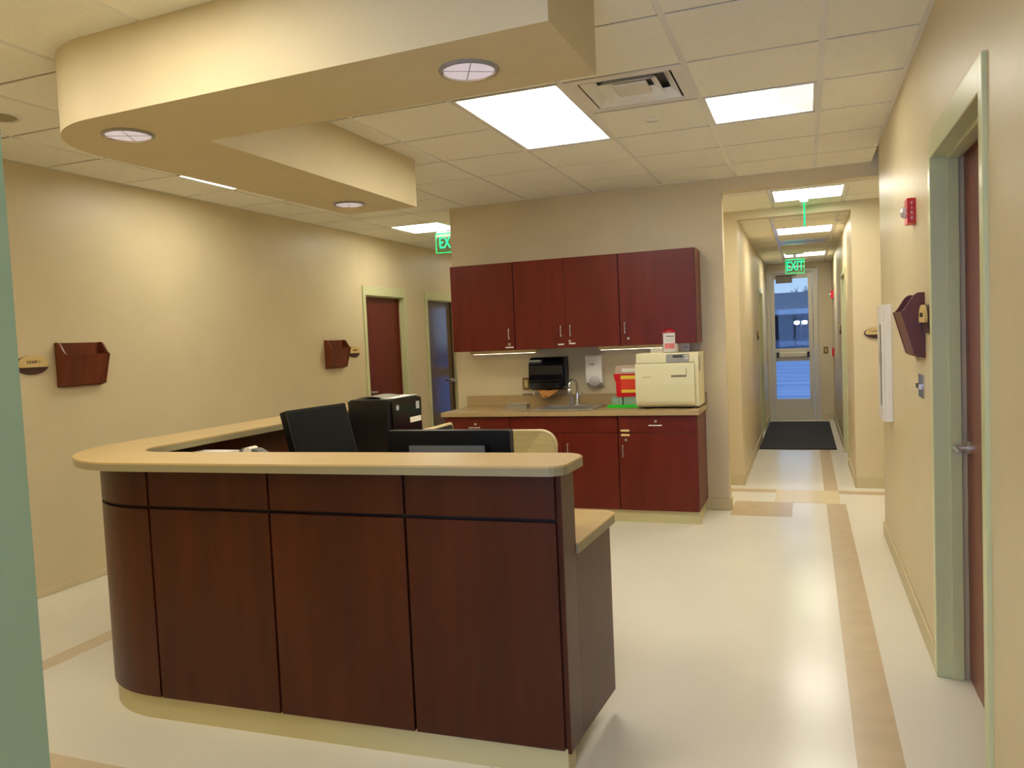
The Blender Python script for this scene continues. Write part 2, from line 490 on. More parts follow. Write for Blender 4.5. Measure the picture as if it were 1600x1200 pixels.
troffer(*cell(-6, -4), ZC, 'added unseen ceiling light near the left front corner of the room')  # out of view, added to brighten the left floor
troffer(*cell(0, 0, 1, CXX, CXY), ZX, 'ceiling light just inside the hall opening, nearest of the hall lights')
troffer(*cell(-3, 0, 1, CXX, CXY), ZX, 'added unseen ceiling light in the cross corridor behind the kitchen wall')  # unseen fixture added to boost the light in the hall
troffer(*cell(3, 0, 1, CXX, CXY), ZX, 'added unseen ceiling light in the cross corridor behind the right wall end')  # second unseen fixture added to brighten the hall
troffer(*cell(0, 1, 1, HX, HY), ZH, 'second ceiling light down the hall, between hall opening and vent')
troffer(*cell(0, 6, 1, HX, HY), ZH, 'farthest hall ceiling light, nearest to the glass door')

# ------------------------------------------------------------------ floor inlay, baseboards
fs = MB()
fs.box(.135, .29, -1.0, 7.18, 0, .0012).box(.13, .25, 7.76, 10.4, 0, .0012)
fs.box(-.62, -.135, 6.63, 7.19, 0, .0012)
fs.box(XKL, -.29, 7.62, 7.76, 0, .0012).box(.25, 3.0, 7.62, 7.76, 0, .0012)

struct('trim_5', fs, STRIP)
struct('trim_7', MB().prism([(-3.52, 2.0), (-3.64, 2.0), (-3.68, 3.2), (-3.68, 12), (-3.565, 12), (-3.565, 3.2)], 0, .0012).box(-3.52, -.9, 2.0, 2.12, 0, .0012), STRIP3)
struct('trim_6', MB().box(-.29, .25, 7.19, 7.76, 0, .0014), STRIP2)
BH, BT = .10, .012
def base(name, segs, m=BASE, BH=.10):
    mb = MB()
    for x0, x1, y0, y1 in segs: mb.box(x0, x1, y0, y1, 0, BH)
    struct(name, mb, m, bevel=.004)
base('baseboard_right', [(XR-BT, XR, -2.4, D0-.05), (XR-BT, XR, D1+.05, YE), (XR-BT, 3.0, YE, YE+BT)])
base('baseboard_left', [(XL, XL+BT, .9, A0-.06), (XL, XL+BT, A1+.06, B0-.06), (XL, XL+BT, B1+.06, 12.3)], WALL, .045)
base('baseboard_back', [(-.79, XJ+BT, YK-BT, YK), (XJ, XJ+BT, YK, YK+.13), (XKL-BT, -3.03, YK-BT, YK), (XKL-BT, XKL, YK, 12.3)])
base('baseboard_hall', [(XKL+.13, HL, YI-BT, YI), (HR, 3.0, YI-BT, YI), (HL, HL+BT, YI, 11.25), (HL, HL+BT, 12.33, YEND), (HR-BT, HR, YI, 9.17), (HR-BT, HR, 10.28, YEND), (.24, HR, YEND-BT, YEND)])
base('baseboard_front', [(XL, -1.34, .9, .9+BT), (-1.225, -1.225+BT, -2.46, .78)])

# ------------------------------------------------------------------ doors
def door_in_x(name, y0, y1, ztop, xface, sgn, leafm, handle_y, thick=.14, face=.05, head=.10, recess=.10, hinge=False):
    # sgn: +1 the wall body lies at +X of the face (right wall), -1 at -X
    r = sroot(name, (xface, (y0+y1)/2, 0))
    def bx(mb, xa, xb, *a): return mb.box(xface + sgn*xa, xface + sgn*xb, *a)
    f = MB()
    p = -.014                                   # frame stands proud of the wall
    bx(f, p, recess-.02, y0-face, y0+.006, 0, ztop+head); bx(f, p, recess-.02, y1-.006, y1+face, 0, ztop+head)
    bx(f, p, recess-.02, y0, y1, ztop-.006, ztop+head)
    bx(f, .045, recess-.02, y0, y0+.018, 0, ztop); bx(f, .045, recess-.02, y1-.018, y1, 0, ztop); bx(f, .045, recess-.02, y0, y1, ztop-.018, ztop)
    obj('door_frame', f, FRAME, r, world=True, bevel=.004)
    l = MB(); bx(l, recess, recess+.04, y0+.002, y1-.002, .006, ztop-.003)
    lf = obj('door_leaf', l, leafm, r, world=True)
    if handle_y is not None:
        hy, dr = handle_y
        h = MB()
        xx = xface + sgn*recess
        h.cyl((xx, hy, 1.0), .028, -sgn*.012, 'x'); h.tube([(xx, hy, 1.0), (xx - sgn*.055, hy, 1.0)], .011)
        h.tube([(xx - sgn*.055, hy, 1.0), (xx - sgn*.06, hy + dr*.02, 1.0), (xx - sgn*.06, hy + dr*.12, .995)], [.011, .011, .008])
        obj('door_handle', h, STEEL, lf, world=True)
    return r
d1_ = door_in_x('door_1', D0, D1, DZ, XR, 1, WOODR, (D1-.07, -1), recess=.112)
door_in_x('door_2', A0, A1, LZ, XL, -1, WOODK, (A0+.07, 1), recess=.07)
door_in_x('door_3', B0, B1, LZ, XL, -1, mat('glossy_dark_door', (70, 34, 24), .12, spec=.8, coat=.6), (B1-.07, -1), recess=.07)
door_in_x('door_4', 11.33, 12.25, 2.05, HL, -1, mat('grey_door_paint', (120, 104, 92), .35), (12.18, -1), thick=.12, recess=.05, head=.05)
door_in_x('door_5', 9.25, 10.2, 2.10, HR, 1, WOODR, (9.32, 1), thick=.12, recess=.06, head=.05)

# glass door at the far end of the left corridor
e2 = sroot('door_7', (-3.8, 12.36, 0))
g = MB()
for x0, x1, z0, z1 in ((-4.35, -4.22, 0, 2.3), (-3.38, -3.25, 0, 2.3), (-4.22, -3.38, 2.15, 2.3), (-4.22, -3.38, 0, .3), (-4.22, -3.38, .95, 1.1)): g.box(x0, x1, 12.33, 12.40, z0, z1)
obj('door_frame', g, ALU, e2, world=True)
obj('glass_pane', MB().box(-4.22, -3.38, 12.36, 12.368, 1.1, 2.15), PANE, e2, world=True)
obj('glass_pane', MB().box(-4.22, -3.38, 12.36, 12.368, .3, .95), PANE, e2, world=True)

# glass exit door at the hall end
e = sroot('door_6', (-.2, YEND, 0))
yf = YEND
fr = MB()
for x0, x1, z0, z1 in ((-.60, -.535, 0, 2.5), (.12, .195, 0, 2.5), (-.535, .12, 2.43, 2.5)): fr.box(x0, x1, yf-.04, yf+.06, z0, z1)
fr.box(-.535, .12, yf-.02, yf+.06, 0, .02)
obj('door_frame', fr, ALU, e, world=True, bevel=.004)
lf = MB()
for x0, x1, z0, z1 in ((-.53, -.475, .02, 2.425), (.05, .115, .02, 2.425), (-.475, .05, 2.34, 2.425), (-.475, .05, .98, 1.19), (-.475, .05, .02, .35)): lf.box(x0, x1, yf-.025, yf+.02, z0, z1)
leaf = obj('door_leaf', lf, ALU, e, world=True, bevel=.003)
obj('glass_pane', MB().box(-.475, .05, yf-.004, yf+.004, 1.19, 2.34), PANE, leaf, world=True)
obj('glass_pane', MB().box(-.475, .05, yf-.004, yf+.004, .35, .98), PANE, leaf, world=True)
obj('push_bar', MB().box(-.42, .015, yf-.085, yf-.025, 1.045, 1.125), ALU, leaf, world=True, bevel=.01)
obj('push_bar_end', MB().box(-.46, -.42, yf-.085, yf-.025, 1.04, 1.13), BLACK, leaf, world=True)
obj('push_bar_end', MB().box(.015, .055, yf-.085, yf-.025, 1.04, 1.13), BLACK, leaf, world=True)
obj('door_closer', MB().box(-.445, -.19, yf-.10, yf-.03, 2.27, 2.38).box(-.44, -.12, yf-.09, yf-.05, 2.385, 2.40), mat('closer_bronze', (112, 104, 82), .4), leaf, world=True, bevel=.005)

# ------------------------------------------------------------------ dropped soffit that follows the desk
def sh(x, y, k=.03, x0=-2.6): return (x, y + (k*(x-x0) if x > x0 else 0))
def arc(cx, cy, r, a0, a1, n=12): return [(cx + r*math.cos(a0+(a1-a0)*i/n), cy + r*math.sin(a0+(a1-a0)*i/n)) for i in range(n+1)]
SZ = 2.47
def Lshape(xr, yf, yb, xo, xi, yend, r, ri=.0, kf=.03):
    # outline from the right end along the front, round the corner, up the left limb and back along the inside
    p = [(xr, yf), *arc(xo+r, yf+r, r, 1.5*PI, PI, 14), (xo, yend), (xi, yend)]
    if ri: p += arc(xi+ri, yb+ri, ri, PI, 1.5*PI, 8)
    else: p += [(xi, yb)]
    p += [(xr, yb)]
    return p
sp = Lshape(-.70, 2.30, 2.84, -3.09, -2.48, 4.90, .47)
sp = [(x, y + (-.045*(x+.70) if y < 2.9 and x > -3.0 and y < 2.45 else (-.02*(x+.7) if 2.8 < y < 2.9 and x > -2.5 else 0))) for x, y in sp]
sp = [(-.70, 2.30)] + arc(-2.62, 2.85, .47, 1.5*PI, PI, 16) + [(-3.045, 4.90), (-2.49, 4.90), (-2.47, 2.87), (-.69, 2.84)]
so = struct('ceiling_soffit', MB().prism(sp, SZ, ZC + .02), SOFF)
for p_ in so.data.polygons[2:]: p_.use_smooth = False
# downlights in the soffit
def downlight(x, y, label):
    t = thing('recessed_downlight', label, 'light', (x, y, SZ), group=None)
    obj('trim_ring', MB().lathe((0, 0, 0), [(.094, -.010), (.102, -.010), (.106, -.004), (.106, -.0005)]), GREYP, t)
    obj('reflector', MB().lathe((0, 0, -.011), [(.094, 0), (.088, .006), (.080, .009)]), CANR, t)
    obj('lens', MB().cyl((0, 0, -.006), .092, .003), CANL, t)
    cr = MB().box(-.09, .09, -.0015, .0015, -.0075, -.006).box(-.0015, .0015, -.09, .09, -.0075, -.006)
    o = obj('lens_cross_seam', cr, GREYP, t); o.rotation_euler = (0, 0, .5)
    return t
downlight(-1.08, 2.575, 'round recessed downlight in the soffit, nearest the right corner')
downlight(-2.685, 2.62, 'round recessed downlight in the curved left corner of the soffit')
downlight(-2.805, 4.54, 'small-looking round downlight at the far end of the soffit')

# air vent, sprinklers, ceiling speaker
t = thing('air_vent', 'square stepped ceiling air vent between the two main ceiling lights', 'vent', ((hole(*vents[0])[0]+hole(*vents[0])[1])/2, (hole(*vents[0])[2]+hole(*vents[0])[3])/2, ZC))
w = .29
obj('vent_frame', plate_with_holes(-w, w, -w, w, 0, .008, [(-.235, .235, -.235, .235)]), GRID, t)
obj('vent_backing', MB().box(-.26, .26, -.26, .26, .075, .085), GREYD, t)
for k, a in enumerate((.225, .15)):
    m_ = MB()
    for q in range(4):
        c_, s_ = math.cos(q*PI/2), math.sin(q*PI/2)
        P_ = [(-a, -a, .0+.004*k), (a, -a, .0+.004*k), (a-.05, -a+.05, .045), (-a+.05, -a+.05, .045)]
        P2 = [(x, y, z+.003) for x, y, z in P_]
        f8 = [(x*c_-y*s_, x*s_+y*c_, z) for x, y, z in P_+P2]
        m_.add(f8, [(0, 3, 2, 1), (4, 5, 6, 7), (0, 1, 5, 4), (1, 2, 6, 5), (2, 3, 7, 6), (3, 0, 4, 7)])
    obj('vent_louvre', m_, GRID, t)
obj('vent_centre', MB().box(-.085, .085, -.085, .085, .004, .02), GRID, t)
t = tag(obj('round_sprinkler', MB().lathe((-.825, 4.74, ZC), [(0.001, -.006), (.04, -.006), (.045, -.001), (.045, .002)]), GRID), 'small round sprinkler cover in the ceiling tile between vent and kitchen', 'sprinkler')
t = thing('ceiling_speaker', 'round ceiling speaker grille at the far left, beside the soffit', 'speaker', (-3.86, 2.93, ZC))
obj('speaker_rim', MB().lathe((0, 0, 0), [(.085, -.008), (.10, -.008), (.105, -.002), (.105, .002)]), GRID, t)
obj('speaker_grille', MB().lathe((0, 0, 0), [(.001, -.004), (.085, -.007)]), mat('grille_grey', (150, 142, 110), .6, noise=.3, nscale=150), t)
tag(obj('fire_sprinkler', MB().lathe((.33, 8.6, ZH), [(.001, -.02), (.02, -.02), (.022, -.006), (.04, -.004), (.04, 0)]), GRID), 'tiny sprinkler head in the hall ceiling right of the second light', 'sprinkler')
t = thing('air_vent', 'narrow ceiling air vent in the hall between its lights', 'vent', ((HX+G/2), HY+G*3.5, ZH))
obj('vent_frame', plate_with_holes(-.29, .29, -.29, .29, 0, .008, [(-.24, .24, -.18, .18)]), GRID, t)
vb = MB().box(-.25, .25, -.25, .25, .04, .05)
obj('vent_backing', vb, GREYD, t)
vl = MB()
for k in range(6): vl.box(-.24, .24, -.17+.06*k, -.15+.06*k, .004, .02)
obj('vent_louvre', vl, STEEL, t)

# ------------------------------------------------------------------ reception desk
desk = thing('reception_desk', 'curved L-shaped reception desk in dark cherry with maple counter', 'desk', (-2.0, 2.9, 0))
KS = .028
def fy(x): return KS*(x+2.55) if x > -2.55 else 0.0
def Lp(xr, yf, yb, xo, xi, yend, r, ri=0.0, kr=0.0):
    p = [(xr, yf+fy(xr)), *arc(xo+r, yf+r, r, 1.5*PI, PI, 18), (xo, yend), (xi, yend)]
    p += arc(xi+ri, yb+ri, ri, PI, 1.5*PI, 8) if ri else [(xi, yb)]
    p += [(xr+kr, yb+fy(xr))]
    return p
XO, YF, RB, YE_ = -3.09, 2.452, .47, 4.9
ZP0, ZT = .10, 1.064
obj('toe_kick', MB().prism(Lp(-.80, YF+.012, YF+.10, XO+.012, XO+.10, YE_, RB-.012, RB-.10), 0, ZP0+.001).box(-1.0, -.83, 2.62, 3.0, 0, .11), KICK, desk, world=True)
obj('desk_core', MB().prism(Lp(-.805, YF+.022, YF+.135, XO+.022, XO+.135, YE_, RB-.022, RB-.135), ZP0, ZT), DARK, desk, world=True)
# panels
seams = [-.803, -1.375, -1.958, -2.545]
gap = .005
def flat_panel(xa, xb, z0, z1, lab=None):
    pts = [(xa, YF+fy(xa)), (xb, YF+fy(xb)), (xb, YF+fy(xb)+.02), (xa, YF+fy(xa)+.02)]
    obj('front_panel', MB().prism(pts, z0, z1), WOODD, desk, world=True, bevel=.0015)
for xb, xa in zip(seams, seams[1:]):
    for z0, z1 in ((ZP0, .894), (.908, ZT-.002)): flat_panel(xa+gap, xb-gap, z0, z1)
for z0, z1 in ((ZP0, .894), (.908, ZT-.002)):
    o_ = arc(XO+RB, YF+RB, RB, 1.5*PI, PI, 20); i_ = arc(XO+RB, YF+RB, RB-.02, PI, 1.5*PI, 20)
    pts = [(-2.545-gap, YF)] + o_ + [(XO, 3.05)] + [(XO+.02, 3.05)] + i_ + [(-2.545-gap, YF+.02)]
    mb = MB(); mb.prism(pts, z0, z1, smooth=False)
    q = obj('curved_panel', mb, WOODD, desk, world=True)
    for p_ in q.data.polygons:
        if abs(p_.normal.z) < .5: p_.use_smooth = True
    md = q.modifiers.new('edge', 'EDGE_SPLIT'); md.split_angle = math.radians(30)
    for a in (3.06, 3.67, 4.28):
        obj('side_panel', MB().box(XO, XO+.02, a, min(a+.60, YE_), z0, z1), WOODD, desk, world=True, bevel=.0015)
# end cap of the raised wall and inner faces
yr = YF+fy(-.8)
obj('end_cap', MB().prism([(-.806, yr+.012), (-.787, yr+.012), (-.783, yr+.150), (-.806, yr+.150)], .085, ZT), WOODD, desk, world=True, bevel=.001)
obj('inner_panel', MB().prism([(-.80, yr+.135), (-.80, yr+.15), *arc(XO+RB, YF+RB, RB-.15, 1.5*PI, PI, 12), (XO+.15, YE_-.001), (XO+.135, YE_-.001), *arc(XO+RB, YF+RB, RB-.135, PI, 1.5*PI, 12)], .1, ZT), WOODD, desk, world=True)
obj('return_end_cap', MB().box(XO, XO+.15, YE_, YE_+.02, .1, ZT), WOODD, desk, world=True)
# transaction counter
def counter(z0, z1, grow, m, name, lab=None):
    cp = [(-.755+grow, 2.50)] + arc(-.815, 2.492, .06+grow, -.1, -PI/2, 5)
    cp = [(-.75+grow, 2.665)] + [(-.755+grow, 2.50)] + arc(-.82, 2.50, .066+grow, 0, -PI/2, 6)
    cp += [(-2.62, 2.355-grow)] + arc(-2.62, 2.935, .58+grow, 1.5*PI, PI, 22)[1:] + [(-3.19-grow, 3.4), (-3.175-grow, YE_+.06), (-2.845+grow, YE_+.06)]
    cp += [(-2.848+grow, 2.83)] + arc(-2.848+.17, 2.82, .17-grow, PI, 1.5*PI, 8)[1:] + [(-.83, 2.735+grow)] + arc(-.83, 2.665, .07+grow, PI/2, 0, 6)[1:-1]
    return MB().prism(cp, z0, z1)
ct = obj('transaction_counter', counter(1.066, 1.094, 0, LAME, ''), LAME, desk, world=True)
tp = obj('counter_surface', counter(1.094, 1.101, 0.0005, LAM, ''), LAM, desk, world=True)
# work surface
wsp = [(-.755, 3.12)] + arc(-.815, 3.13, .06, 0, PI/2, 5) + [(-2.0, 3.19), (-2.36, 3.46), (-2.36, YE_-.02), (-2.935, YE_-.02), (-2.935, YF+.50), (-2.60, YF+.155), (-.775, yr+.152)]
obj('work_surface', MB().prism(wsp, .752, .784), LAME, desk, world=True)
obj('work_surface_top', MB().prism(wsp, .784, .790), LAM, desk, world=True)
obj('end_panel', MB().prism([(-.805, yr+.150), (-.783, yr+.150), (-.757, 3.05), (-.78, 3.05)], .085, .752), WOODD, desk, world=True, bevel=.001)
obj('support_panel', MB().box(-2.93, -2.42, YE_-.05, YE_-.03, 0, .752), WOODD, desk, world=True)

# things on the desk
def monitor(label, loc, rz, w, h, tilt, lift=.05):
    t = thing('computer_monitor', label, 'monitor', loc, rz)
    M_ = Matrix.Translation((0, 0, lift)) @ Matrix.Rotation(tilt, 4, 'X')
    def tf(mb):
        mb.v = [tuple(M_ @ Vector(p)) for p in mb.v]; return mb
    obj('monitor_shell', tf(MB().prism(rpoly(-w/2, w/2, 0, h, .01), -.012, .03, 'y')), SCREEN2, t, bevel=.003)
    obj('screen', tf(MB().box(-w/2+.014, w/2-.014, -.014, -.0125, .016, h-.014)), SCREEN, t)
    mb = MB(); mb.prism(rpoly(-w/2+.09, w/2-.09, .03, h-.05, .03), .03, .055, 'y')
    hmp = obj('back_housing', tf(mb), SCREEN2, t, bevel=.006)
    vn = MB().box(-w/2+.10, w/2-.12, +.056, .064, h-.088, h-.058)
    obj('vent_strip', tf(vn), mat('glossy_grey', (110, 112, 112), .25), hmp)  # vent bar; its light grey carries the silver highlight
    obj('stand_neck', MB().box(-.03, .03, .03, .055, .01, .20), BLACK, t, bevel=.004)
    obj('stand_foot', MB().prism(rpoly(-.12, .12, -.06, .12, .03), 0, .012), BLACK, t)
    return t
monitor('black computer monitor seen from behind, right of desk centre', (-1.415, 2.985, .79), PI + .03, .56, .315, -.02, .052)
monitor('black computer monitor turned sideways, left of the black printer', (-2.52, 3.74, .79), PI/2 - .12, .50, .37, -.26, .045)
# printer
t = thing('laser_printer', 'large black laser printer standing at the inner end of the desk', 'printer', (-2.645, 4.60, .79))
obj('printer_body', MB().prism(rpoly(-.165, .15, -.215, .215, .02), 0, .38), BLACK, t, bevel=.008)
obj('front_cover', MB().prism([(-.20, .02), (-.20, .375), (.20, .375), (.20, .02)], .15, .163, 'x'), BLACKG, t, bevel=.004)
obj('paper_tray', MB().box(.15, .170, -.19, .19, .015, .11), mat('charcoal_plastic', (30, 30, 31), .35), t, bevel=.004)
obj('top_lid', MB().box(-.15, .13, -.20, .20, .38, .388), mat('charcoal_plastic', (30, 30, 31), .35), t, bevel=.003)
obj('round_badge', MB().cyl((.163, -.135, .33), .018, .003, 'x', 20), mat('badge_grey', (170, 172, 172), .3), t)
obj('square_badge', MB().box(.163, .166, .12, .165, .30, .35), mat('badge_grey', (170, 172, 172), .3), t)
obj('label_strip', MB().box(.163, .166, .03, .185, .215, .25), LABW, t)
tag(obj('paper_sheet', MB().prism([(-2.60, 4.46), (-2.51, 4.46), (-2.51, 4.80), (-2.70, 4.80), (-2.66, 4.6)], 1.1785, 1.181), PAPER), 'white printed sheets lying on top of the black printer', 'paper')
pp = MB()
for k in range(9):
    x = -2.79 + .20*k/8; pp.add([(x, 4.47, 1.182+.014*math.sin(k/8*PI)), (x, 4.72, 1.182+.014*math.sin(k/8*PI))], [])
pp.f = [(2*k, 2*k+2, 2*k+3, 2*k+1) for k in range(8)]; pp.sm = [True]*8
o = obj('curled_document', pp, mat('grey_paper', (150, 146, 132), .8)); tag(o, 'curled grey document lying on the left part of the printer top', 'paper')
sm = o.modifiers.new('t', 'SOLIDIFY'); sm.thickness = .002
# letter tray, papers, tape dispenser in the inner corner
t = thing('letter_tray', 'stacked dark letter tray in the inner corner behind the counter', 'tray', (-2.78, 3.03, .79), .0)
for z in (.02, .10, .18):
    m_ = MB().box(-.13, .13, -.17, .17, z, z+.004).box(-.13, -.126, -.17, .17, z, z+.05).box(.126, .13, -.17, .17, z, z+.05).box(-.13, .13, .166, .17, z, z+.05)
    obj('tray_shelf', m_, GREYD, t)
for x in (-.128, .124):
    for y in (-.168, .164): obj('tray_post', MB().box(x, x+.004, y, y+.004, 0, .2), GREYD, t)
tag(obj('paper_sheet', MB().box(-2.89, -2.67, 2.89, 3.17, .9745, 1.034), PAPER), 'white paper stack on the letter tray, just behind the counter edge', 'paper')
t = thing('tape_dispenser', 'small grey tape dispenser beside the white paper stack', 'dispenser', (-2.52, 3.1, .79), .1)
obj('dispenser_riser', MB().box(-.08, .08, -.06, .06, 0, .215), GREYD, t, bevel=.006)
obj('dispenser_body', MB().prism([(-.075, .215), (.075, .215), (.07, .235), (.02, .262), (-.05, .268), (-.075, .24)], -.03, .03, 'y'), mat('clear_grey', (120, 122, 120), .2), t, bevel=.004)
obj('tape_roll', MB().cyl((-.02, -.034, .25), .022, .068, 'y'), LABW, t)

# office chairs
def office_chair(label, loc, rz, shell):
    t = thing('office_chair', label, 'chair', loc, rz, None)
    bk = MB()
    n = 10; nx = 9
    # curved padded back, faces -Y
    def P(u, v, d):
        x = (u-.5)*.50; z = .60 + v*.42; y = .20 + .05*v + .035*(1-(2*u-1)**2) + d
        return (x, y, z)
    def outline():
        return rpoly(0, 1, 0, 1, .17, 6)
    pts = outline(); m_ = len(pts)
    vs = [P(a, b, 0) for a, b in pts] + [P(a, b, .022) for a, b in pts] + [P(.5, .5, 0), P(.5, .5, .022)]
    fsx = [(i, (i+1) % m_, m_+(i+1) % m_, m_+i) for i in range(m_)] + [((i+1) % m_, i, 2*m_) for i in range(m_)] + [(m_+i, m_+(i+1) % m_, 2*m_+1) for i in range(m_)]
    bk.add(vs, fsx, False)
    obj('backrest', bk, shell, t)
    rim = [P(a, b, .011) for a, b in pts]; rim.append(rim[0])
    obj('back_rim', MB().tube(rim, .012, 8), RIM, t)
    obj('back_support', MB().tube([(0, .235, .80), (0, .27, .62), (0, .22, .46), (0, .05, .41)], .018), BLACK, t)
    obj('seat', MB().prism(rpoly(-.24, .24, -.25, .22, .07), .42, .48), BLACK, t, bevel=.015)
    obj('gas_column', MB().cyl((0, 0, .10), .025, .31), STEEL, t)
    for k in range(5):
        a = k*2*PI/5 + .3; c, s_ = math.cos(a), math.sin(a)
        lg = obj('leg', MB().tube([(.02*c, .02*s_, .115), (.29*c, .29*s_, .075)], [.022, .013]), BLACK, t)
        obj('caster', MB().cyl((.28*c-.012, .28*s_, .028), .028, .024, 'x'), BLACK, lg)
    return t
office_chair('beige mesh office chair with rounded back, behind the right monitor', (-1.52, 3.74, 0), .0, MESH)
office_chair('dark-backed office chair with beige rim, in front of the black printer', (-2.36, 4.22, 0), -PI/2, mat('dark_chair_mesh', (32, 33, 31), .8))

# ------------------------------------------------------------------ kitchen
YU = 6.454
UX = [-2.987, -2.385, -1.449, -.822]
U0, U1 = 1.438, 2.206
def pull(mb, p, q, out=(0, -1, 0), r=.0045):
    o_ = Vector(out)*.028; p, q = Vector(p), Vector(q); d = (q-p).normalized()
    mb.tube([p + d*.012, p + d*.012 + o_], r, 8); mb.tube([q - d*.012, q - d*.012 + o_], r, 8); mb.tube([p + o_, q + o_], r, 8)
    return mb
def lock(x, z, y, parent): return obj('lock', MB().cyl((x, y-.004, z), .011, .004, 'y', 16), STEEL, parent, world=True)
def cab_label(x0, x1, z, y, parent, m=LABW, h=.012): return obj('label_strip', MB().box(x0, x1, y-.0015, y, z-h/2, z+h/2), m, parent, world=True)
def carcass(x0, x1, y0, y1, z0, z1, parent, top=None):
    obj('gap_shade_sheet', MB().box(x0+.001, x1-.003, y0+.0192, y0+.0208, z0+.001, (top or z1)-.001), DARK, parent, world=True)  # dark sheet behind the doors; gap shade is put into its colour
    obj('cabinet_body', MB().box(x0+.001, x1-.001, y0+.021, y1, z0, top or z1), WOODK, parent, world=True)
def kdoor(x0, x1, z0, z1, y, parent, name='door', ga=.0045, gb_=.0045):
    return obj(name, MB().box(x0+ga, x1-gb_, y, y+.019, z0+.002, z1-.002), WOODK, parent, world=True, bevel=.001)
# upper cabinets
specs = [('cherry wall cabinet with one door, leftmost of the upper cabinets', 0), ('wide cherry wall cabinet with two doors above the sink', 1), ('cherry wall cabinet with one door above the cream autoclave', 2)]
for lab, k in specs:
    x0, x1 = UX[k], UX[k+1]
    t = thing('wall_cabinet', lab, 'cabinet', ((x0+x1)/2, YK-.02, U0), group='cherry wall cabinets')
    carcass(x0, x1, YU, YK-.001, U0, U1, t)
    if k == 1:
        xm = (x0+x1)/2
        a = kdoor(x0, xm, U0, U1, YU, t, gb_=.0012); b = kdoor(xm, x1, U0, U1, YU, t, ga=.0012)
        obj('handle', pull(MB(), (xm-.042, YU, 1.535), (xm-.042, YU, 1.632)), STEEL, a, world=True)
        obj('handle', pull(MB(), (xm+.042, YU, 1.535), (xm+.042, YU, 1.632)), STEEL, b, world=True)
        lock(xm+.03, 1.495, YU, b); cab_label(xm-.078, xm-.022, 1.470, YU, a); cab_label(xm+.022, xm+.078, 1.474, YU, b)
    elif k == 0:
        a = kdoor(x0, x1, U0, U1, YU, t)
        obj('handle', pull(MB(), (x1-.05, YU, 1.530), (x1-.05, YU, 1.628)), STEEL, a, world=True)
        lock(x1-.055, 1.490, YU, a); cab_label(x1-.092, x1-.018, 1.462, YU, a)
    else:
        a = kdoor(x0, x1, U0, U1, YU, t)
        obj('handle', pull(MB(), (x0+.045, YU, 1.538), (x0+.045, YU, 1.632)), STEEL, a, world=True)
        lock(x0+.068, 1.496, YU, a)
# base cabinets
YB = 6.233
BX = [-3.001, -2.387, -1.447, -.812]
ZK, ZB, ZD = .10, .874, .735
specs = [('cherry base cabinet with one drawer, left end of the sink counter', 0), ('wide cherry sink base cabinet with two doors', 1), ('cherry base cabinet with drawer, below the cream autoclave', 2)]
for lab, k in specs:
    x0, x1 = BX[k], BX[k+1]
    t = thing('base_cabinet', lab, 'cabinet', ((x0+x1)/2, YK-.2, 0), group='cherry base cabinets')
    carcass(x0, x1, YB, YK-.001, ZK, ZB, t, top=.70 if k == 1 else None)
    obj('toe_kick', MB().box(x0, x1, YB+.02, YB+.04, 0, ZK).box(x1-.03 if k == 2 else x0, x1-.012 if k == 2 else x0+.01, YB+.04, YK-.01, 0, ZK), KICK, t, world=True)
    if k == 1:
        xm = (x0+x1)/2
        obj('sink_front_panel', MB().box(x0+.003, x1-.003, YB, YB+.019, ZD+.002, ZB-.004), WOODK, t, world=True, bevel=.0015)
        a = kdoor(x0, xm, ZK, ZD, YB, t, gb_=.0012); b = kdoor(xm, x1, ZK, ZD, YB, t, ga=.0012)
        obj('handle', pull(MB(), (xm-.045, YB, .55), (xm-.045, YB, .65)), STEEL, a, world=True)
        obj('handle', pull(MB(), (xm+.045, YB, .55), (xm+.045, YB, .65)), STEEL, b, world=True)
    else:
        d = kdoor(x0, x1, ZD, ZB-.002, YB, t, 'drawer'); a = kdoor(x0, x1, ZK, ZD, YB, t)
        xm = -2.706 if k == 0 else -1.138
        obj('handle', pull(MB(), (xm-.052, YB, .781+.015*(k == 2)), (xm+.052, YB, .781+.015*(k == 2))), STEEL, d, world=True)
        lock(xm, .809+.018*(k == 2), YB, d)
        if k == 2:
            cab_label(x0+.022, x0+.094, .752, YB, d, LABC, .016); cab_label(x0+.026, x0+.096, .716, YB, a, LABC, .016)
            lock(x0+.063, .676, YB, a)
            obj('handle', pull(MB(), (x0+.04, YB, .535), (x0+.04, YB, .638)), STEEL, a, world=True)
# countertop
t = thing('kitchen_countertop', 'tan laminate countertop with backsplash and sink cutout', 'countertop', (-1.9, 6.5, .876))
obj('counter_slab', plate_with_holes(-3.02, -.792, 6.205, YK-.001, .876, .914, [(-2.16, -1.70, 6.30, 6.66)]), CTOP, t, world=True, bevel=.002)
obj('backsplash', MB().box(-3.02, -.792, YK-.022, YK-.002, .914, 1.016), CTOP, t, world=True, bevel=.002)
# sink
t = thing('kitchen_sink', 'stainless steel drop-in sink in the tan countertop', 'sink', (-1.93, 6.48, .914))
obj('sink_rim', plate_with_holes(-2.20, -1.66, 6.27, 6.72, .9145, .926, [(-2.14, -1.72, 6.31, 6.61)]), STEEL, t, world=True, bevel=.002)
bs = MB()
for a in ((-2.145, -2.14, 6.305, 6.615), (-1.72, -1.715, 6.305, 6.615), (-2.14, -1.72, 6.305, 6.31), (-2.14, -1.72, 6.61, 6.615)): bs.box(*a, .75, .9145)
bs.box(-2.145, -1.715, 6.305, 6.615, .745, .75)
obj('sink_basin', bs, STEEL, t, world=True)
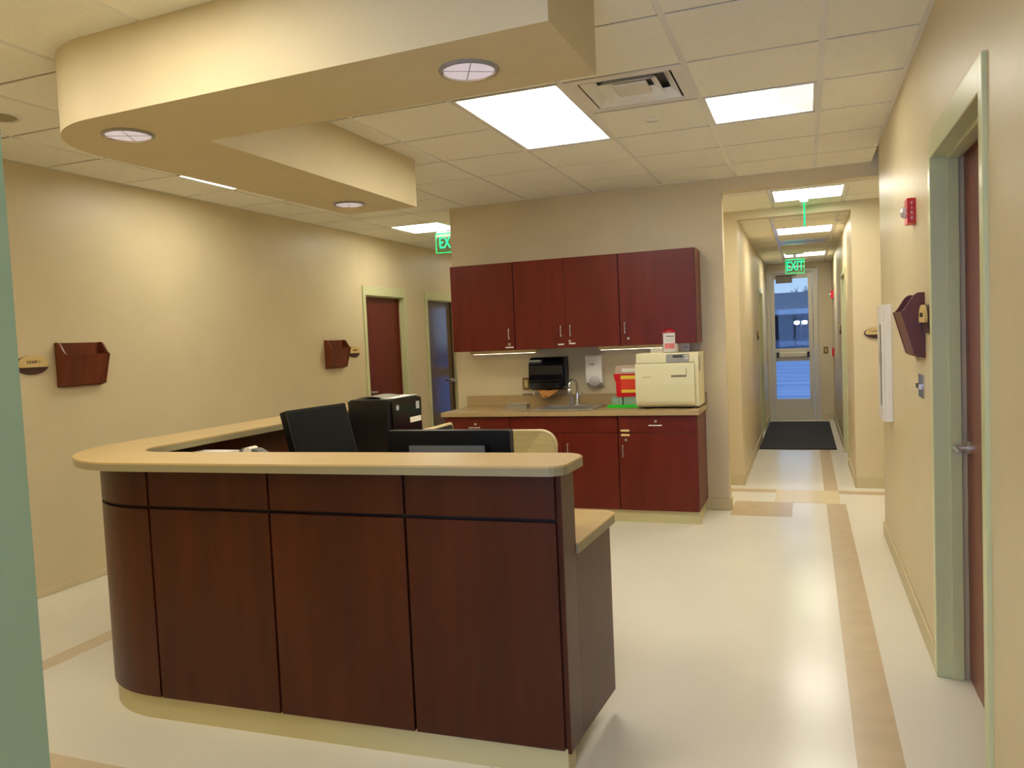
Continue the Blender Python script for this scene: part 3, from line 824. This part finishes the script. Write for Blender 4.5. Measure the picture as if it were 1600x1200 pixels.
# faucet
t = thing('kitchen_faucet', 'chrome gooseneck faucet rising behind the steel sink', 'faucet', (-1.90, 6.665, .921))
obj('faucet_base', MB().lathe((0, 0, 0), [(.001, 0), (.026, 0), (.024, .03), (.017, .07), (.015, .12)]), CHROME, t)
gp = [(0, 0, .10), (0, 0, .18)] + [(-.0, -.055+.055*math.cos(a*PI/8), .18+.055*math.sin(a*PI/8)) for a in range(1, 9)] + [(-.0, -.11, .17)]
gp = [(x-.35*abs(y), y, z) for x, y, z in gp]
obj('faucet_neck', MB().tube(gp, .012, 12), CHROME, t)
obj('spray_head', MB().lathe((gp[-1][0], gp[-1][1], .105), [(.001, 0), (.019, 0), (.019, .03), (.014, .07), (.001, .07)]), CHROME, t)
obj('faucet_lever', MB().tube([(.0, 0, .08), (.03, -.0, .095), (.06, -.01, .12)], [.008, .007, .005]), CHROME, t)
t = thing('soap_bottle', 'small grey soap bottle standing left of the chrome faucet', 'bottle', (-1.955, 6.68, .921))
obj('bottle_body', MB().prism(rpoly(-.02, .02, -.015, .015, .006), 0, .075), GREYP, t, bevel=.003)
obj('bottle_cap', MB().cyl((0, 0, .075), .008, .014), GREYP, t)
t = tag(obj('sink_strainer', MB().lathe((-2.075, 6.66, .921), [(.001, .018), (.012, .018), (.012, .008), (.028, .008), (.03, 0), (.03, 0)]), STEEL), 'small round steel strainer on the sink rim', 'strainer')
# instrument tray
t = thing('instrument_tray', 'shallow stainless instrument box left of the sink', 'tray', (-2.415, 6.53, .914))
obj('tray_body', MB().prism(rpoly(-.10, .10, -.05, .05, .012), 0, .038), STEEL, t)
obj('tray_lid', MB().prism(rpoly(-.105, .105, -.055, .055, .012), .038, .046).box(-.05, -.015, -.008, .008, .046, .052), STEEL, t)
tag(obj('pen', MB().tube([(-2.46, 6.792, 1.021), (-2.36, 6.792, 1.021)], .004, 8), BLACK), 'thin dark pen lying on the backsplash ledge under the outlet', 'pen')
tag(obj('eraser', MB().box(-2.365, -2.335, 6.787, 6.803, 1.0165, 1.034), LABW, bevel=.003), 'small white block on the backsplash ledge beside the towel dispenser', 'eraser')
# wall items
t = thing('wall_switch', 'tan rocker switch plate on the wall left of the towel dispenser', 'switch', (-2.424, YK, 1.118))
obj('switch_plate', MB().box(-.036, .036, -.006, 0, -.058, .058), TANP, t, bevel=.002)
obj('rocker', MB().box(-.016, .016, -.010, -.006, -.034, .034), TANL, t, bevel=.001)
t = thing('paper_towel_dispenser', 'black wall-mounted paper towel dispenser above the sink', 'dispenser', (-2.17, YK, 1.065))
prof = [(0, 0), (-.10, -.002), (-.155, .02), (-.175, .07), (-.18, .14), (-.175, .22), (-.15, .272), (-.10, .292), (0, .296)]
obj('dispenser_shell', MB().prism([(y, z) for y, z in prof], -.165, .150, 'x'), BLACKG, t, bevel=.012, seg=3)
obj('side_latch', MB().box(.150, .163, -.13, -.02, .03, .29), BLACK, t, bevel=.004)
obj('front_band', MB().box(-.162, .147, -.184, -.178, .083, .090), BLACK, t)  # raised black band across the dispenser front
tag(obj('paper_towel', MB().add([(-2.28, 6.70, 1.075), (-2.07, 6.70, 1.08), (-2.09, 6.66, 1.045), (-2.16, 6.63, 1.005), (-2.21, 6.64, 1.0), (-2.26, 6.66, 1.05), (-2.17, 6.69, 1.06), (-2.19, 6.63, 1.03)],
    [(0, 6, 7, 5), (6, 1, 2, 7), (5, 7, 4), (7, 2, 3), (7, 3, 4)]), BROWNP), 'brown paper towel hanging from the black dispenser', 'paper towel').modifiers.new('s', 'SOLIDIFY').thickness = .002
t = thing('soap_dispenser', 'white wall-mounted soap dispenser right of the faucet', 'dispenser', (-1.755, YK, 1.09))
sd = [(0, .0), (-.05, 0), (-.085, .03), (-.095, .10), (-.105, .27), (-.09, .275), (0, .278)]
obj('dispenser_shell', MB().prism(sd, -.073, .073, 'x'), WHITEP, t, bevel=.016, seg=3)
obj('push_window', MB().lathe((0, -.095, .045), [(.001, -.004), (.04, -.002), (.05, .006)], axis='y'), mat('grey_white_plastic', (186, 180, 178), .3), t)
lettering('brand_mark', 'soap', .022, TEXTD, t, (-.012, -.107, .195))
# under cabinet lights and plate
t = thing('under_cabinet_light', 'slim white light bar beneath the left upper cabinet', 'light', (-2.55, 6.60, 1.405))
obj('light_bar', MB().box(-.31, .31, -.03, .03, .003, .032), LABC, t, bevel=.002)
obj('light_lens', MB().box(-.29, .29, -.022, .022, 0, .003), emis('added_lens_glow', (1.0, .88, .62), 4.0), t)  # lens glow added to brighten the wall; the bar itself looks unlit
t2 = dup(t, (-1.36, 6.60, 1.405), 0, 'slim white light bar beneath the upper cabinets behind the red lidded canister')
t = thing('mounting_plate', 'white metal mounting plate with two screws behind the wipes canister', 'plate', (-1.08, 6.70, 1.36))
obj('plate', MB().box(-.165, .165, -.004, 0, 0, .077), WHITEP, t)
for x in (-.135, .135): obj('screw', MB().cyl((x, -.007, .04), .006, .003, 'y', 10), GREYD, t)
# autoclave
t = thing('autoclave', 'cream tabletop autoclave on the right end of the countertop', 'autoclave', (-1.065, 6.56, .914))
w = .245
side = [(-.19, .02), (-.20, .05), (-.20, .36), (-.185, .38), (-.13, .452), (.20, .452), (.20, .02)]
obj('autoclave_body', MB().prism([(-.185, .016), (-.185, .352), (-.175, .375), (-.165, .452), (.195, .452), (.195, .016)], -w, w+.01, 'x'), AUTO, t, bevel=.008, seg=3)
dr = obj('door', MB().prism([(-.205, .03), (-.215, .06), (-.222, .20), (-.212, .365), (-.186, .372), (-.186, .025)], -w-.002, w-.018, 'x'), AUTO, t, bevel=.008, seg=3)
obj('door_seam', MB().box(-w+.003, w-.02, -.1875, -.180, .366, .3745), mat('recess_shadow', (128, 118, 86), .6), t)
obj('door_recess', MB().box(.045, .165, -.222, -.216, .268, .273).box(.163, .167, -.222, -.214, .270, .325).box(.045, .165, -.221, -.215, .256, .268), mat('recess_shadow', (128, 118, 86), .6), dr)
lettering('model_text', 'Ultraclave', .016, mat('faint_print', (140, 132, 104), .7), dr, (-.15, -.2235, .262)).data.transform(Matrix.Identity(4))
pn = obj('control_panel', MB().add([(.0, -.178, .375), (.185, -.178, .375), (.185, -.169, .440), (.0, -.169, .440), (.0, -.174, .375), (.185, -.174, .375), (.185, -.165, .44), (.0, -.165, .44)],
    [(0, 1, 2, 3), (4, 7, 6, 5), (0, 4, 5, 1), (1, 5, 6, 2), (2, 6, 7, 3), (3, 7, 4, 0)]), GREYP, t)
obj('display', MB().box(.055, .135, -.179, -.172, .412, .432), mat('lcd_green', (60, 66, 50), .3), pn)
for x, z in ((.158, .424), (.172, .424), (.158, .404), (.172, .404)): obj('button', MB().box(x-.005, x+.005, -.179, -.173, z-.006, z+.006), LABW, pn)
obj('side_vent', MB().box(w+.010, w+.012, -.13, -.06, .30, .42), GREYP, t)
for x in (-.2, .2):
    for y in (-.15, .15): obj('foot', MB().cyl((x, y, 0), .018, .017), BLACK, t)
# wipes canister
t = thing('wipes_canister', 'white wipes canister with red lid standing on the autoclave', 'canister', (-1.045, 6.50, 1.368))
obj('canister_body', MB().lathe((0, 0, 0), [(.001, 0), (.062, 0), (.066, .006), (.068, .16), (.001, .16)]), WHITEP, t)
obj('lid', MB().lathe((0, 0, .16), [(.071, 0), (.071, .014), (.056, .026), (.050, .036), (.001, .038)]), REDD, t)
lb = []; nb = 12
def curved(z0, z1, a0, a1, r=.0685):
    mb = MB(); vs = []
    for i in range(nb+1):
        a = a0 + (a1-a0)*i/nb; vs += [(r*math.cos(a), r*math.sin(a), z0), (r*math.cos(a), r*math.sin(a), z1)]
    mb.add(vs, [(2*i, 2*i+2, 2*i+3, 2*i+1) for i in range(nb)], True); return mb
obj('pink_label', curved(.03, .075, -2.1, -.9), PINK, t)
obj('label_print', curved(.128, .134, -1.9, -.95), TEXTD, t)
for z in (.112, .100, .088): obj('label_print', curved(z, z+.003, -2.0, -1.0), mat('grey_print', (150, 146, 140), .7), t)
# sharps container, box, tray
t = tag(obj('green_tray', MB().prism([(-.14, 0), (.14, 0), (.125, .022), (-.125, .022)], -.09, .09, 'y'), GREEN, None, bevel=.003), 'bright green tray on the counter left of the autoclave', 'tray')
t.location = (-1.46, 6.59, .914)
t = thing('supply_box', 'grey-green printed supply box between green tray and red sharps container', 'box', (-1.45, 6.60, .9365))
obj('box_body', MB().prism(rpoly(-.115, .12, -.075, .075, .015), 0, .064), GLOVE, t, bevel=.006)
obj('box_strap', MB().box(-.018, -.006, -.0765, .0765, 0, .066), TEXTD, t)
t = thing('sharps_container', 'red sharps container with clear lid, half hidden by the autoclave', 'container', (-1.42, 6.60, 1.004))
obj('container_body', MB().prism([(-.095, 0), (.085, 0), (.105, .175), (.107, .195), (-.115, .195), (-.113, .16), (-.100, .13)], -.07, .07, 'y'), RED, t, bevel=.006)
ld = obj('clear_lid', MB().prism([(-.105, .195), (.105, .195), (.098, .25), (.085, .265), (-.075, .265), (-.095, .25)], -.065, .065, 'y'), mat('frosted_lid', (196, 170, 150), .25), t, bevel=.006)
obj('lid_label', MB().box(-.045, .07, -.068, -.0655, .21, .24), LABW, ld)
obj('warning_label', MB().box(-.055, .07, -.0735, -.0715, .05, .16), REDL, t)
obj('yellow_label', MB().box(-.055, .07, -.075, -.072, .150, .180), LABY, t)
obj('yellow_label', MB().box(-.052, .07, -.075, -.072, .035, .060), LABY, t)

# ------------------------------------------------------------------ wall things
def holder_profile():
    p = [(0, 0), (-.045, .012), (-.10, .215)]
    for i in range(1, 9):
        a = i/8; p.append((-.10 + .07*a, .215 + .08*(a*a*(3-2*a))))
    p += [(-.03, .297), (0, .297)]
    return p
def file_holder(label, loc, rz, w=.35):
    t = thing('file_holder', label, 'file holder', loc, rz, None)
    for x in (-w/2, w/2-.012): obj('side_panel', MB().prism(holder_profile(), x, x+.012, 'x'), WOODP, t, bevel=.0015)
    obj('back_panel', MB().box(-w/2+.012, w/2-.012, -.010, -.001, .0, .295), WOODP, t)
    obj('front_panel', MB().prism([(-.043, .012), (-.033, .012), (-.084, .215), (-.095, .215)], -w/2+.012, w/2-.012, 'x'), WOODP, t, bevel=.001)
    obj('bottom_panel', MB().box(-w/2+.012, w/2-.012, -.038, -.010, .004, .014), WOODP, t)
    return t
def plaque(label, loc, rz, txt, w=.23, h=.125, d=.012, tx=0.0):
    t = thing('room_sign', label, 'sign', loc, rz, None)
    el = [(w/2*math.cos(a*2*PI/32), h/2*math.sin(a*2*PI/32)) for a in range(32)]
    obj('oval_plate', MB().prism(el, -d, 0, 'y'), PLAQ, t, bevel=.002)
    z0 = -h*.12
    up = [(x*.94, z) for x, z in el if z >= 0]
    ins = [(w*.42, z0)] + up + [(-w*.42, z0)]
    o = obj('name_insert', MB().prism(ins, -d-.012, -d, 'y'), mat('sign_gold', (206, 178, 116), .5), t, bevel=.001)
    if txt: lettering('sign_text', txt, .028, TEXTD, o, (tx, -d-.0128, h*.14))
    return t
file_holder('cherry wall file holder on the left wall, nearest, right of the EXAM 1 sign', (XL, 3.975, 1.342), PI/2)
file_holder('cherry wall file holder on the left wall beside the far door', (XL, 7.08, 1.312), PI/2)
file_holder('dark cherry file holder on the right wall beside the near door', (XR, 4.165, 1.36), -PI/2)
plaque('oval sign reading EXAM 1 at the far left of the left wall', (XL, 3.625, 1.50), PI/2, 'EXAM 1')
plaque('oval room sign on the left wall between file holder and far door', (XL, 7.46, 1.475), PI/2, 'EXAM 2')
plaque('oval room sign on the right wall beside the near door frame', (XR, 3.885, 1.535), -PI/2, 'EXAM 3', w=.2, h=.125, d=.016)
plaque('oval sign reading CLEAN on the corridor wall past the right wall end', (.655, YI, 1.445), 0, 'CLEAN', w=.30, h=.115, tx=-.065)
plaque('small dark oval room sign on the left hall wall', (HL, 10.95, 1.45), PI/2, '')
plaque('small dark oval room sign on the right hall wall beside its door', (HR, 10.7, 1.48), -PI/2, '')
# fire alarm strobe
def strobe(label, loc, rz, txt=True):
    t = thing('fire_alarm_strobe', label, 'fire alarm', loc, rz, None)
    b_ = obj('alarm_body', MB().prism(rpoly(-.058, .058, -.06, .06, .006), -.038, 0, 'y'), RED, t, bevel=.004)
    obj('strobe_lens', MB().lathe((-.018, -.062, .0), [(.001, 0), (.018, .003), (.026, .012), (.028, .024)], axis='y'), mat('strobe_clear', (225, 222, 226), .12, metal=.4), t)
    if txt:
        for k, ch in enumerate('FIRE'): lettering('alarm_letter', ch, .022, LABW, b_, (.04, -.0385, .034-.023*k))
        # lettering repeated on the side that faces the room
        for k, ch in enumerate('FIRE'): lettering('alarm_letter', ch, .022, LABW, b_, (.0585, -.018, .034-.023*k), rot=(PI/2, 0, PI/2))
    return t
strobe('red FIRE alarm strobe high on the right wall', (XR, 4.30, 2.06), -PI/2)
strobe('tiny red fire alarm strobe at the far end of the hall', (HR, 13.2, 2.02), -PI/2, False)
# extinguisher cabinet
t = thing('extinguisher_cabinet', 'white wall-mounted extinguisher cabinet near the end of the right wall', 'cabinet', (XR, 5.62, .90))
obj('cabinet_box', MB().box(-.045, 0, -.16, .16, 0, .745), WHITEP, t, bevel=.004)
dd = obj('cabinet_door', MB().box(-.058, -.045, -.158, .158, .003, .742), WHITEP, t, bevel=.003)
obj('door_window', MB().box(-.0595, -.058, -.09, -.03, .10, .62), GREYD, dd)
obj('door_label', MB().box(-.0605, -.0585, -.15, .02, .36, .45), GREYP, dd)
# switches
t = thing('wall_switch', 'chrome double switch plate on the right wall below the file holder', 'switch', (XR, 4.12, 1.222))
obj('switch_plate', MB().box(-.006, 0, -.085, .085, -.055, .055), CHROME, t, bevel=.002)
for y in (-.045, 0, .045): obj('toggle', MB().box(-.022, -.006, y-.005, y+.005, -.012, .012), CHROME, t, bevel=.001)
t = thing('wall_switch', 'small tan switch plate right of the glass exit door', 'switch', (.305, YEND, 1.14))
obj('switch_plate', MB().box(-.036, .036, -.006, 0, -.058, .058), TANP, t, bevel=.002)
obj('rocker', MB().box(-.014, .014, -.010, -.006, -.03, .03), TANL, t)
t = thing('fire_pull_station', 'small red and white fire pull station on the right hall wall', 'fire alarm', (HR, 13.3, 1.12))
obj('station_body', MB().box(-.035, 0, -.05, .05, -.065, .065), RED, t, bevel=.003)
obj('station_cover', MB().box(-.055, -.035, -.045, .045, -.06, .06), WHITEP, t, bevel=.003)
tag(obj('floor_mat', MB().prism([(-.585, 10.38), (.33, 10.38), (.325, 13.45), (-.575, 13.45)], .0015, .011), MATB, None, bevel=.003), 'black ribbed floor mat before the glass exit door', 'mat')

# ------------------------------------------------------------------ exit signs
def exit_sign(label, loc, rz, drop, w=.31, h=.20):
    t = thing('exit_sign', label, 'exit sign', loc, rz, None)
    obj('canopy', MB().box(-.13, .13, -.035, .035, -.02, 0), GRID, t, bevel=.004)
    zt = -drop
    if drop > .06: obj('stem', MB().box(-.02, .02, -.006, .006, zt, -.02), GRID, t)
    else: zt = -.02
    pl = obj('acrylic_panel', MB().box(-w/2, w/2, -.004, .004, zt-h, zt), ACRY, t)
    eg = MB()
    for a in ((-w/2, w/2, zt-.008, zt), (-w/2, w/2, zt-h, zt-h+.005), (-w/2, -w/2+.004, zt-h, zt), (w/2-.004, w/2, zt-h, zt)): eg.box(a[0], a[1], -.0045, .0045, a[2], a[3])
    obj('glowing_edge', eg, EXITG, pl)
    lettering('exit_lettering', 'EXIT', .185, EXITL, pl, (0, -.006, zt-h/2-.002), depth=.0015, sx=.62, bold=.0015)
    return t
exit_sign('green EXIT sign at the left, half hidden by the kitchen wall corner', (-3.76, 8.15, ZC), .12, .0, w=.31, h=.22)
exit_sign('green EXIT sign hanging in the hall before the glass door', (-.122, 12.0, ZH), 0, .085, w=.255, h=.20)
exit_sign('green exit sign seen edge-on just inside the hall opening', (.012, 7.75, ZX), PI/2, .0, w=.30, h=.23)

# ------------------------------------------------------------------ outside the glass door
struct('ground', MB().box(-30, 30, 14.2, 60, -.12, -.02), mat('wet_pale_pavement', (228, 230, 234), .6, noise=0.0, nscale=.55, stretch=(.12, 1.9, 1), col2=(158, 168, 190)))
struct('ground_far', MB().add([(-60, 60, -.02), (60, 60, -.02), (60, 130, .75), (-60, 130, .75)], [(0, 1, 2, 3)]), mat('dark_lot', (70, 84, 110), .8, col2=(48, 60, 84), nscale=.3, stretch=(.1, 1, 1)))
t = thing('far_building', 'low building with a broad pale roof band seen through the exit door', 'building', (-2, 92, .3))
obj('roof_band', MB().box(-22, 24, -2, 10, 3.3, 5.1), mat('roof_band_grey', (178, 176, 178), .7), t)
obj('eave_trim', MB().box(-22.2, 24.2, -2.4, 10, 2.75, 3.3), mat('eave_pale', (200, 206, 218), .7), t)
obj('wall', MB().box(-21, 23, 2, 9, 0, 2.8), mat('dark_facade', (44, 52, 78), .7), t)
t = thing('parking_lamp', 'twin-headed parking lot lamp glowing beyond the glass door', 'lamp', (-.35, 80, .2))
obj('pole', MB().tube([(0, 0, 0), (0, 0, 2.0)], .05), GREYD, t)
for x in (-.42, .3): obj('lamp_head', MB().lathe((x, 0, 1.85), [(.001, -.18), (.22, -.1), (.22, .1), (.001, .18)], 12), LOTL, t)
obj('arm', MB().tube([(-.42, 0, 2.03), (.3, 0, 2.03)], .03), GREYD, t)
TREE_WORDS = ['leftmost bare tree of the row behind the far building', 'second bare tree from the left behind the far building',
              'third bare tree from the left behind the far building', 'third bare tree from the right behind the far building',
              'second bare tree from the right behind the far building', 'rightmost bare tree of the row behind the far building']
for k, (x, h_) in enumerate(((-5.2, 5.6), (-3.85, 6.1), (-2.5, 6.0), (-1.15, 6.7), (.2, 6.9), (1.55, 6.6))):
    t = thing('bare_tree', TREE_WORDS[k], 'tree', (x, 108, .4), group='trees behind the far building')
    tm = mat('bare_twigs', (96, 104, 134), .9)
    obj('trunk', MB().tube([(0, 0, 0), (.05, 0, h_*.5)], [.2, .1]), tm, t)
    br = MB()
    for q in range(150):
        a = random.uniform(-1.1, 1.1); z = random.uniform(h_*.4, h_*.75); L = random.uniform(.3, 1.0)*h_*.25
        tip = (math.sin(a)*.62*random.uniform(.3, 1.0), random.uniform(-.6, .6), z + L)
        br.tube([(.03, 0, z*.85), (tip[0]*.6, tip[1]*.5, (z*.85+tip[2])/2), tip], [.05, .04, .02], 4)
    obj('branches', br, tm, t)
